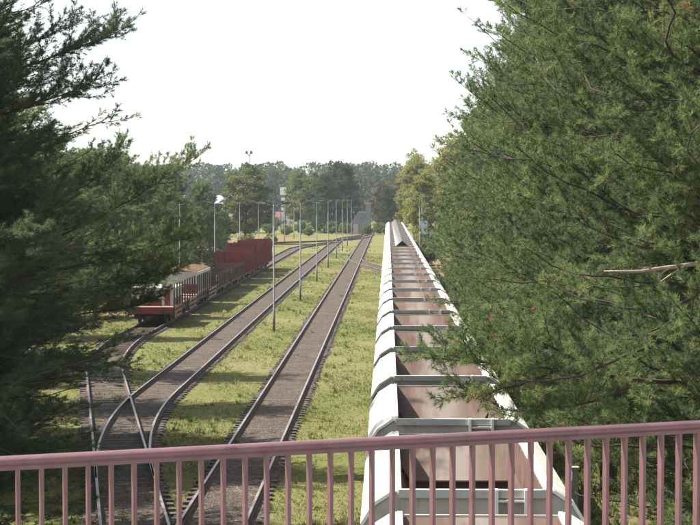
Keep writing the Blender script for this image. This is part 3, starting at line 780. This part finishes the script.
left_pines = [
    (pA, (-8.9, 30.5), .8, (1.10, 1.10, .80), 'very dark near pine filling the side of the yard by the bridge', M['needle_shaded']),
    (pA, (-10.4, 36.5), 2.8, (1.10, 1.10, .86), 'dark pine right behind the very dark near pine', M['needle_shaded']),
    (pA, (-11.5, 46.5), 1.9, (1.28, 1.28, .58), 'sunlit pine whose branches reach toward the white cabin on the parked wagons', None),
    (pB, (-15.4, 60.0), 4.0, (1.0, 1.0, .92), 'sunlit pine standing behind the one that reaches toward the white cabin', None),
    (pB, (-13.5, 42.0), 3.0, (.9, .9, .55), 'low dark pine filling the gap behind the two dark pines by the bridge', M['needle_shaded']),
    (pA, (-12.0, 31.8), 5.1, (1.05, 1.05, .80), 'low dark pine pressed against the far side of the very dark near pine', M['needle_shaded']),
    (pA, (-9.9, 33.2), 4.0, (1.05, 1.05, .82), 'dark pine squeezed between the two dark pines by the bridge', M['needle_shaded']),
    (pA, (-13.2, 51.0), 4.2, (1.15, 1.15, .66), 'bushy pine whose crown merges with the sunlit pine in front of it', None),
    (pB, (-17.5, 71.0), 5.5, (1.0, 1.0, 1.0), 'tall pine across the angled track from the sunlit pine', None),
    (pC, (-13.0, 54.5), 1.4, .34, 'low pine added to darken the ground beside the angled track below the sunlit pine', M['needle_shaded']),  # these low dark pines are added to stand in for tree shadow
    (pC, (-14.0, 60.0), 2.9, .36, 'second low pine added to darken the ground beside the angled track, past the sunlit pine', M['needle_shaded']),
    (pC, (-15.3, 67.0), 4.4, .36, 'third low pine added to darken the ground beside the angled track where it bends straight', M['needle_shaded']),
    (pC, (-12.2, 49.0), .4, .33, 'low pine added to darken the ground at the foot of the sunlit pine', M['needle_shaded']),
    (pC, (-18.2, 90.0), 1.4, .86, 'bushy pine between the sunlit pines and the white cabin wagon', None),
    (pC, (-18.4, 106.0), .4, .84, 'bushy pine right behind the white cabin wagon', None),
    (pC, (-18.9, 120.0), 2.2, .84, 'bushy pine right behind the white box with the rusty top', None),
    (pC, (-19.2, 134.0), 3.4, .80, 'bushy pine behind the dark low-sided wagons', None),
    (pC, (-19.4, 148.0), 1.2, .72, 'bushy pine behind the first red high-sided wagon', None),
    (pC, (-20.0, 162.0), 5.0, .62, 'small pine behind the middle red high-sided wagon', None),
    (pC, (-19.6, 176.0), .7, .72, 'young pine behind the last red high-sided wagon', None),
    (pC, (-19.8, 190.0), 2.7, .50, 'young pine just past the last red high-sided wagon', None),
    (pC, (-20.2, 204.0), 4.7, .42, 'short pine between the last red wagon and the round yellow green tree', None),
    (pD, (-21.5, 222.0), 3.7, .50, 'short pine at the foot of the round yellow green tree', None),
]
for k in range(16):
    left_pines.append((pD, (-25.5 - (k % 2)*4.5 - .02*k*k % 1.3, 100.0 + 7.2*k), k*1.7, .88 + .12*math.sin(k*2.3), f'pine in the second row behind the parked wagons, {ORD[k+1]} counted from the bridge', None))
for me, (x, y), rz, sc, lb, mt in left_pines:
    place_tree('pine_tree', me, (x, y, 0), rz, sc, lb, 'pine tree', LG, mt)

# bare dead branches on the big pine by the train
def px3(px, py, d): return Vector(((px-VX)/F*d, d, CZ - (py-VY)/F*d))
pine0 = [o for o in bpy.data.objects if o.get('label', '').startswith('big pine with bare')][0]
inv = (Matrix.Translation((5.3, 27.0, 0)) @ Matrix.Rotation(.4, 4, 'Z')).inverted()
def dead(paths, mat, name='dead_branch'):
    mb = MB()
    for pts, r0, r1 in paths:
        q = [inv @ px3(*p) for p in pts]; n = len(q); mb.tube(q, [r0+(r1-r0)*i/(n-1) for i in range(n)], 6)
    mb.build(name, mat, pine0, True)
dead([([(716, 259, 26.9), (697, 263, 26.0), (678, 266, 25.3), (660, 268, 24.9), (640, 271, 24.6), (618, 271, 24.3), (604, 271, 24.2)], .045, .012),
      ([(684, 265, 25.4), (672, 273, 25.1), (660, 281, 24.9)], .018, .006), ([(670, 267, 25.1), (662, 272, 24.9), (657, 277, 24.8)], .014, .005),
      ([(652, 269, 24.8), (646, 267, 24.6), (642, 268, 24.5)], .010, .005)], M['dead_wood'])
dead([([(722, 352, 26.8), (700, 350, 25.8), (682, 346, 25.0), (664, 339, 24.4), (650, 336, 24.0), (630, 334, 23.6)], .060, .030),
      ([(664, 339, 24.4), (648, 347, 24.0), (628, 354, 23.6), (606, 364, 23.2), (580, 376, 22.9), (545, 381, 22.6), (505, 381, 22.4)], .034, .010),
      ([(690, 347, 25.3), (686, 338, 25.1), (680, 334, 25.0)], .014, .006), ([(606, 364, 23.2), (590, 362, 23.1), (575, 365, 23.0)], .014, .005),
      ([(690, 347, 25.3), (682, 360, 25.2), (670, 376, 25.0)], .014, .006)], M['bark'])

def bough(tree, paths, seed, mat, m=36, nl=.08, nw=.0075, sec=.085, tw=.10):
    tree_m = Matrix.Translation(tree.location) @ tree.rotation_euler.to_matrix().to_4x4() @ Matrix.Diagonal((*tree.scale, 1)); iv = tree_m.inverted()
    rng = np.random.RandomState(seed); wood = MB(); out = []
    for path in paths:
        raw = [np.array(px3(*p)) for p in path]
        pts = []
        for a, b in zip(raw[:-1], raw[1:]):
            for q in np.linspace(0, 1, 4)[:-1]: pts.append(a*(1-q)+b*q + rng.normal(0, .015, 3))
        pts.append(raw[-1]); pts = np.array(pts)
        Lb = np.linalg.norm(np.diff(pts, axis=0), axis=1).sum()
        grow(pts, Lb, .007+.005*Lb, wood, out, rng, sec, tw, (.09, .17), lambda e: .3, .25)
    w_, c_, _ = finish(out, wood, m, nl, nw, mat, 'bough', rng, seed)
    for me_, nm in ((w_, 'bough'), (c_, 'bough_needles')):
        co = np.empty(len(me_.vertices)*3, dtype=np.float32); me_.vertices.foreach_get('co', co); co = co.reshape(-1, 3)
        mt = np.array(iv); co = co @ mt[:3, :3].T + mt[:3, 3]
        me_.vertices.foreach_set('co', co.astype(np.float32).ravel()); me_.update(); o = link_mesh(nm, me_, tree)
def by_label(t): return [o for o in bpy.data.objects if o.get('label', '').startswith(t)][0]
bpy.context.view_layer.update()
bough(pine0, [[(700, 385, 26.6), (640, 380, 24.8), (580, 372, 23.8), (530, 366, 23.2), (480, 362, 22.8), (425, 358, 22.5)],
              [(560, 370, 23.5), (520, 385, 23.0), (490, 392, 22.6), (455, 398, 22.3)],
              [(600, 374, 24.1), (560, 350, 23.7), (515, 332, 23.4), (480, 330, 23.2)],
              [(640, 380, 24.8), (600, 400, 24.0), (560, 408, 23.5), (520, 412, 23.2)]], 5, M['needle'])
bough(by_label('very dark near pine'), [[(-60, 90, 30.5), (0, 75, 30.0), (60, 55, 29.7), (95, 42, 29.5), (122, 30, 29.4)], [(-40, 120, 30.4), (30, 105, 30), (70, 92, 29.8), (96, 80, 29.6)]], 8, M['needle_shaded'])
bough(by_label('sunlit pine whose'), [[(60, 235, 46.3), (110, 212, 46.0), (145, 190, 45.8), (172, 172, 45.6), (196, 155, 45.5)], [(60, 260, 46.3), (120, 250, 46), (165, 245, 45.7), (190, 238, 45.6)], [(60, 290, 46.3), (110, 285, 46), (150, 282, 45.7), (178, 270, 45.6)], [(50, 320, 46.3), (100, 312, 46), (135, 306, 45.7), (158, 298, 45.6)], [(50, 270, 46.3), (100, 262, 45.8), (140, 262, 45.5), (172, 258, 45.3)],
       [(40, 215, 46.3), (80, 185, 46), (110, 165, 45.8), (120, 148, 45.7)]], 9, M['needle'], 30, .085, .0095)

# broadleaf trees
def broadleaf(seed, H, base, Rx, nclump, leaves, ls, mat, bark, name, squash=1.0, clump_r=.75):
    rng = np.random.RandomState(seed); wood = MB()
    zs = np.linspace(-.2, H*.8, 8)
    tx = lambda z: np.array([.3*math.sin(z/H*2+seed), .3*math.sin(z/H*2.6), z])
    wood.tube([tx(z) for z in zs], [.02+.014*H*(1-max(z, 0)/H)**1.1 for z in zs], 8)
    cz = base + (H-base)*.5; hz = (H-base)*.5
    C = []
    while len(C) < nclump:
        u = rng.normal(size=3); u /= np.linalg.norm(u); r = rng.uniform(.25, 1)**.45
        k = 1 + .22*math.sin(u[0]*5+seed)*math.sin(u[2]*6+seed*2)
        wz = 1.0 if u[2] < 0 else 1 - .25*u[2]
        C.append([u[0]*r*Rx*k*wz, u[1]*r*Rx*k*wz, cz + u[2]*r*hz*k])
    C = np.array(C)
    for c in C[::6]:
        z0 = base*.7 + max(0, (c[2]-base))*.45; a = tx(z0)
        wood.tube([a, (a+c)/2+[0, 0, .1], c], [.05, .03, .01], 5, cap=False)
    n = nclump*leaves
    cc = np.repeat(C, leaves, 0); rr_ = np.repeat(rng.uniform(.55, 1.25, nclump)*clump_r, leaves)
    off = rng.normal(size=(n, 3)); off = unit(off)*(rng.uniform(0, 1, (n, 1))**.5)*rr_[:, None]; off[:, 2] *= .7*squash
    p = cc + off
    a = unit(rng.normal(size=(n, 3))); b = unit(np.cross(a, rng.normal(size=(n, 3))))
    sz = ls*rng.uniform(.6, 1.3, (n, 1))
    V = np.stack([p-a*sz*.5, p+b*sz*.35, p+a*sz*.5, p-b*sz*.35], 1).reshape(-1, 3)
    i = np.arange(n)*4; T = np.concatenate([np.stack([i, i+1, i+2], 1), np.stack([i, i+2, i+3], 1)])
    tint = np.clip(np.repeat(rng.uniform(.1, .9, nclump), leaves)*.6 + rng.uniform(0, .4, n), 0, 1)
    return wood.mesh(name+'_trunk', bark, True), tri_mesh(name+'_crown', V, T, np.repeat(tint, 4), mat)
bA = broadleaf(5, 12.2, 1.2, 3.6, 230, 110, .26, M['leaf'], M['bark'], 'broad_a')
bB = broadleaf(9, 14.5, 1.6, 3.0, 240, 100, .26, M['leaf_birch'], M['birch_bark'], 'broad_b')
bC = broadleaf(15, 2.2, .1, 1.3, 50, 80, .17, M['weed'], M['bark'], 'shrub', clump_r=.4)
place_tree('broadleaf_tree', bA, (-22.9, 276, 0), 0, (1.25, 1.2, 1.06), 'round yellow green tree below the floodlight mast', 'tree')
BG = 'birches beyond the pines along the train'
for (x, y, sc, rz, lb) in [(5.0, 240, .80, 0, 'pale green birch beside the lamp post on the far side of the train'), (4.6, 300, 1.0, 1.2, 'tall pale green birch behind the pale blue cabinet'),
                           (9.5, 250, 1.12, 2.0, 'tallest pale green birch at the end of the pine row'), (5.6, 330, 1.12, 2.2, 'yellowing birch near the far end of the hopper train'), (12.5, 285, 1.2, 4.0, 'birch set back behind the other pale green birches')]:
    place_tree('birch_tree', bB, (x, y, 0), rz, sc, lb, 'birch tree', BG)
MG = 'trees at the far end of the yard'
for (me, x, y, sc, rz, lb, mt) in [
    (pD, -9.2, 372, 1.28, 0, 'dark pine directly behind the grey concrete shed', M['needle_far']),
    (pD, -11.5, 378, 1.35, 1, 'tall dark pine beside the grey concrete shed', M['needle_far']),
    (bA, -16.0, 372, 1.06, 2, 'broad green tree between the pylon and the dark pines', None),
    (bA, -19.6, 385, 1.08, 3, 'broad green tree just beside the white pylon', None),
    (pD, -13.6, 362, 1.1, 2.5, 'dark pine in front of the broad green trees', M['needle_far']),
    (bA, -22.5, 420, 1.15, 4, 'broad tree standing behind the white pylon', None),
    (bA, -1.6, 398, .95, 5, 'browning tree behind the far end of the middle track', M['leaf_brown']),
    (bA, 2.2, 410, 1.0, .5, 'browning tree behind the far end of the hopper train', M['leaf_brown']),
    (pD, -.4, 385, .85, 2, 'dark small pine in front of the browning trees', M['needle_far']),
    (bA, 6.5, 380, 1.1, 1.5, 'green tree beyond the last birch', None),
    (pD, -35.0, 300, .72, 3.2, 'green tree in front of the white warehouse', None),
    (bA, -41.5, 320, .95, 1.1, 'green tree covering the end of the white warehouse', None),
    (pD, -27.5, 262, .70, 1.6, 'small pine between the round tree and the parked wagons', M['needle_far']),
    (pD, -31.5, 235, .92, 2.9, 'pine in the wood behind the small pines', M['needle_far'])]:
    place_tree('tree' if me is bA else 'pine_tree', me, (x, y, 0), rz, sc, lb, 'tree' if me is bA else 'pine tree', MG, mt)
SG = 'green bushes in the yard'
for (x, y, sc, rz, lb) in [(-4.2, 345, 1.0, 0, 'bright green bush in front of the grey concrete shed'), (-1.8, 350, 1.1, 1, 'bright green bush beside the concrete shed chimney'), (-.2, 346, .9, 2, 'bright green bush between the shed and the hopper train'),
                           (4.9, 215, 1.5, 2, 'tall yellow green bush under the lamp post beyond the train'), (4.6, 190, 1.2, 3, 'yellow green bush in front of the pale blue cabinet'), (-17.2, 214, .9, 4, 'green bush just past the last red wagon'), (-19.5, 235, 1.1, 5, 'large green bush behind the last red wagon'),
                           (-18.2, 262, .9, 1.4, 'green bush near the distant curved track'), (-15.5, 330, .9, .3, 'green bush below the broad trees'), (-20, 335, 1.0, 2.3, 'green bush below the white pylon'), (-27.2, 405, 1.5, 3.3, 'green bush in front of the small white house'), (-30.5, 402, 1.4, 1.3, 'wide green bush beside the small white house'), (-11.5, 352, 1.2, 4.3, 'green bush at the foot of the dark pines'), (-8.6, 348, 1.1, 5.3, 'green bush beside the door of the concrete shed'), (-18.0, 350, 1.3, .6, 'green bush at the foot of the broad green tree'), (-24.5, 352, 1.3, 1.9, 'green bush just in front of the pylon'), (-31.0, 345, 1.5, 2.6, 'green bush in front of the white warehouse')]:
    place_tree('bush', bC, (x, y, 0), rz, sc, lb, 'bush', SG)

# far wood: one mass of low-detail trees
rng = np.random.RandomState(77)
VV, TT, TI = [], [], []; nb = 0
for k in range(520):
    row = k % 4; y = 640 + row*28 + rng.uniform(-12, 12); x = rng.uniform(-.30, .26)*y
    h = rng.uniform(15.5, 20.5) + row*.8; rr_ = rng.uniform(2.6, 4.2); n = 330
    u = unit(rng.normal(size=(n, 3))); zz = rng.uniform(.12, 1, n); prof = np.sqrt(np.clip(1-((zz-.52)/.55)**2, .03, 1))
    p = np.stack([x + u[:, 0]*rr_*prof, y + u[:, 1]*rr_*prof, zz*h], 1)
    a = unit(rng.normal(size=(n, 3))); b = unit(np.cross(a, rng.normal(size=(n, 3)))); s = rng.uniform(.8, 2.1, (n, 1))
    V = np.stack([p-a*s*.6, p+b*s*.5, p+a*s*.6], 1).reshape(-1, 3)
    VV.append(V); TT.append(np.arange(n*3).reshape(-1, 3)+nb); nb += n*3
    TI.append(np.clip(rng.uniform(.2, .75)+rng.normal(0, .15, n*3), 0, .95))
tag(link_mesh('distant_wood', tri_mesh('distant_wood', np.concatenate(VV), np.concatenate(TT), np.concatenate(TI), M['needle_far'])), 'long dark green wood along the horizon', 'wood', kind='stuff')

# grass and weeds
def grass(name, n, xr, yr, h, wd, blades, mat, label, cat, seed, keep):
    rng = np.random.RandomState(seed)
    x = rng.uniform(*xr, n); y = yr[0] + (yr[1]-yr[0])*rng.uniform(0, 1, n)**1.6
    f = np.sin(x*.9+y*.13)*np.sin(y*.31+x*.4) + .6*np.sin(x*2.3+1)*np.sin(y*1.1)
    ok = keep(x, y) & (f + rng.normal(0, .8, n) > -.55)
    x, y, f = x[ok], y[ok], f[ok]; n = len(x)
    sc = (.6 + .25*f + rng.uniform(0, .7, n)).clip(.3, 1.8)
    ang = rng.uniform(0, 6.283, (n, blades)); lean = rng.uniform(.1, .9, (n, blades))
    r0 = rng.uniform(0, .10, (n, blades))*sc[:, None]
    b = np.stack([x[:, None]+np.cos(ang)*r0, y[:, None]+np.sin(ang)*r0, np.full((n, blades), -.01)], -1)
    hh = h*sc[:, None]*rng.uniform(.5, 1.2, (n, blades))
    tip = b + np.stack([np.cos(ang)*lean*hh, np.sin(ang)*lean*hh, hh], -1)
    sd_ = np.stack([-np.sin(ang), np.cos(ang), np.zeros_like(ang)], -1)*wd*sc[:, None, None]
    V = np.stack([b-sd_, b+sd_, tip], 2).reshape(-1, 3); T = np.arange(len(V)).reshape(-1, 3)
    tint = np.clip(.5 + .2*np.sin(x*.5+y*.06) + rng.normal(0, .17, n), 0, 1)
    tag(link_mesh(name, tri_mesh(name, V, T, np.repeat(tint, blades*3), mat)), label, cat, kind='stuff')
def off_tracks(x, y, g=.88):
    lx = -5.73-.1872*(y-38)
    l = np.where(y < 70, lx, np.where(y < 92, np.interp(y, [70, 92], [-11.7, TX0]), TX0))
    k = (np.abs(x-TX2) > g) & (np.abs(x-TXT) > g+.3) & (np.abs(x-l) > g)
    return k & ((np.abs(x-TX1) > g) | (y < 56))
grass('grass', 170000, (-17.5, 3.2), (30, 230), .075, .012, 4, M['grass_blade'], 'short dry yellow green grass between the tracks', 'grass', 1, off_tracks)
grass('weeds', 2200, (-17, 0), (32, 260), .17, .028, 14, M['weed'], 'scattered leafy weeds in the yard grass and gravel', 'weeds', 2, lambda x, y: (np.abs(np.abs(x-TX2)-1.6) < .7) | (np.abs(np.abs(x-TX1)-1.6) < .6) | (np.sin(x*.7+y*.05)*np.sin(y*.09) > .6))
grass('undergrowth', 14000, (2.9, 14), (24, 150), .28, .03, 8, M['grass_blade'], 'rough undergrowth and dry grass on the forest floor beside the train', 'undergrowth', 3, lambda x, y: x > 3.0)

# ------------------------------------------------------------------ haze
hz = MB().box(-1400, 1400, -100, 1300, -1.0, 26.0).mesh('haze', [])
m = bpy.data.materials.new('haze'); m.use_nodes = True; nt = m.node_tree; nt.nodes.clear()
out = nt.nodes.new('ShaderNodeOutputMaterial'); pv = nt.nodes.new('ShaderNodeVolumePrincipled')
pv.inputs['Color'].default_value = (.86, .92, 1.0, 1); pv.inputs['Density'].default_value = .00017; pv.inputs['Anisotropy'].default_value = .3
nt.links.new(pv.outputs[0], out.inputs['Volume']); hz.materials.append(m)
tag(link_mesh('haze', hz), 'thin pale summer haze over the whole yard', 'haze', kind='stuff')
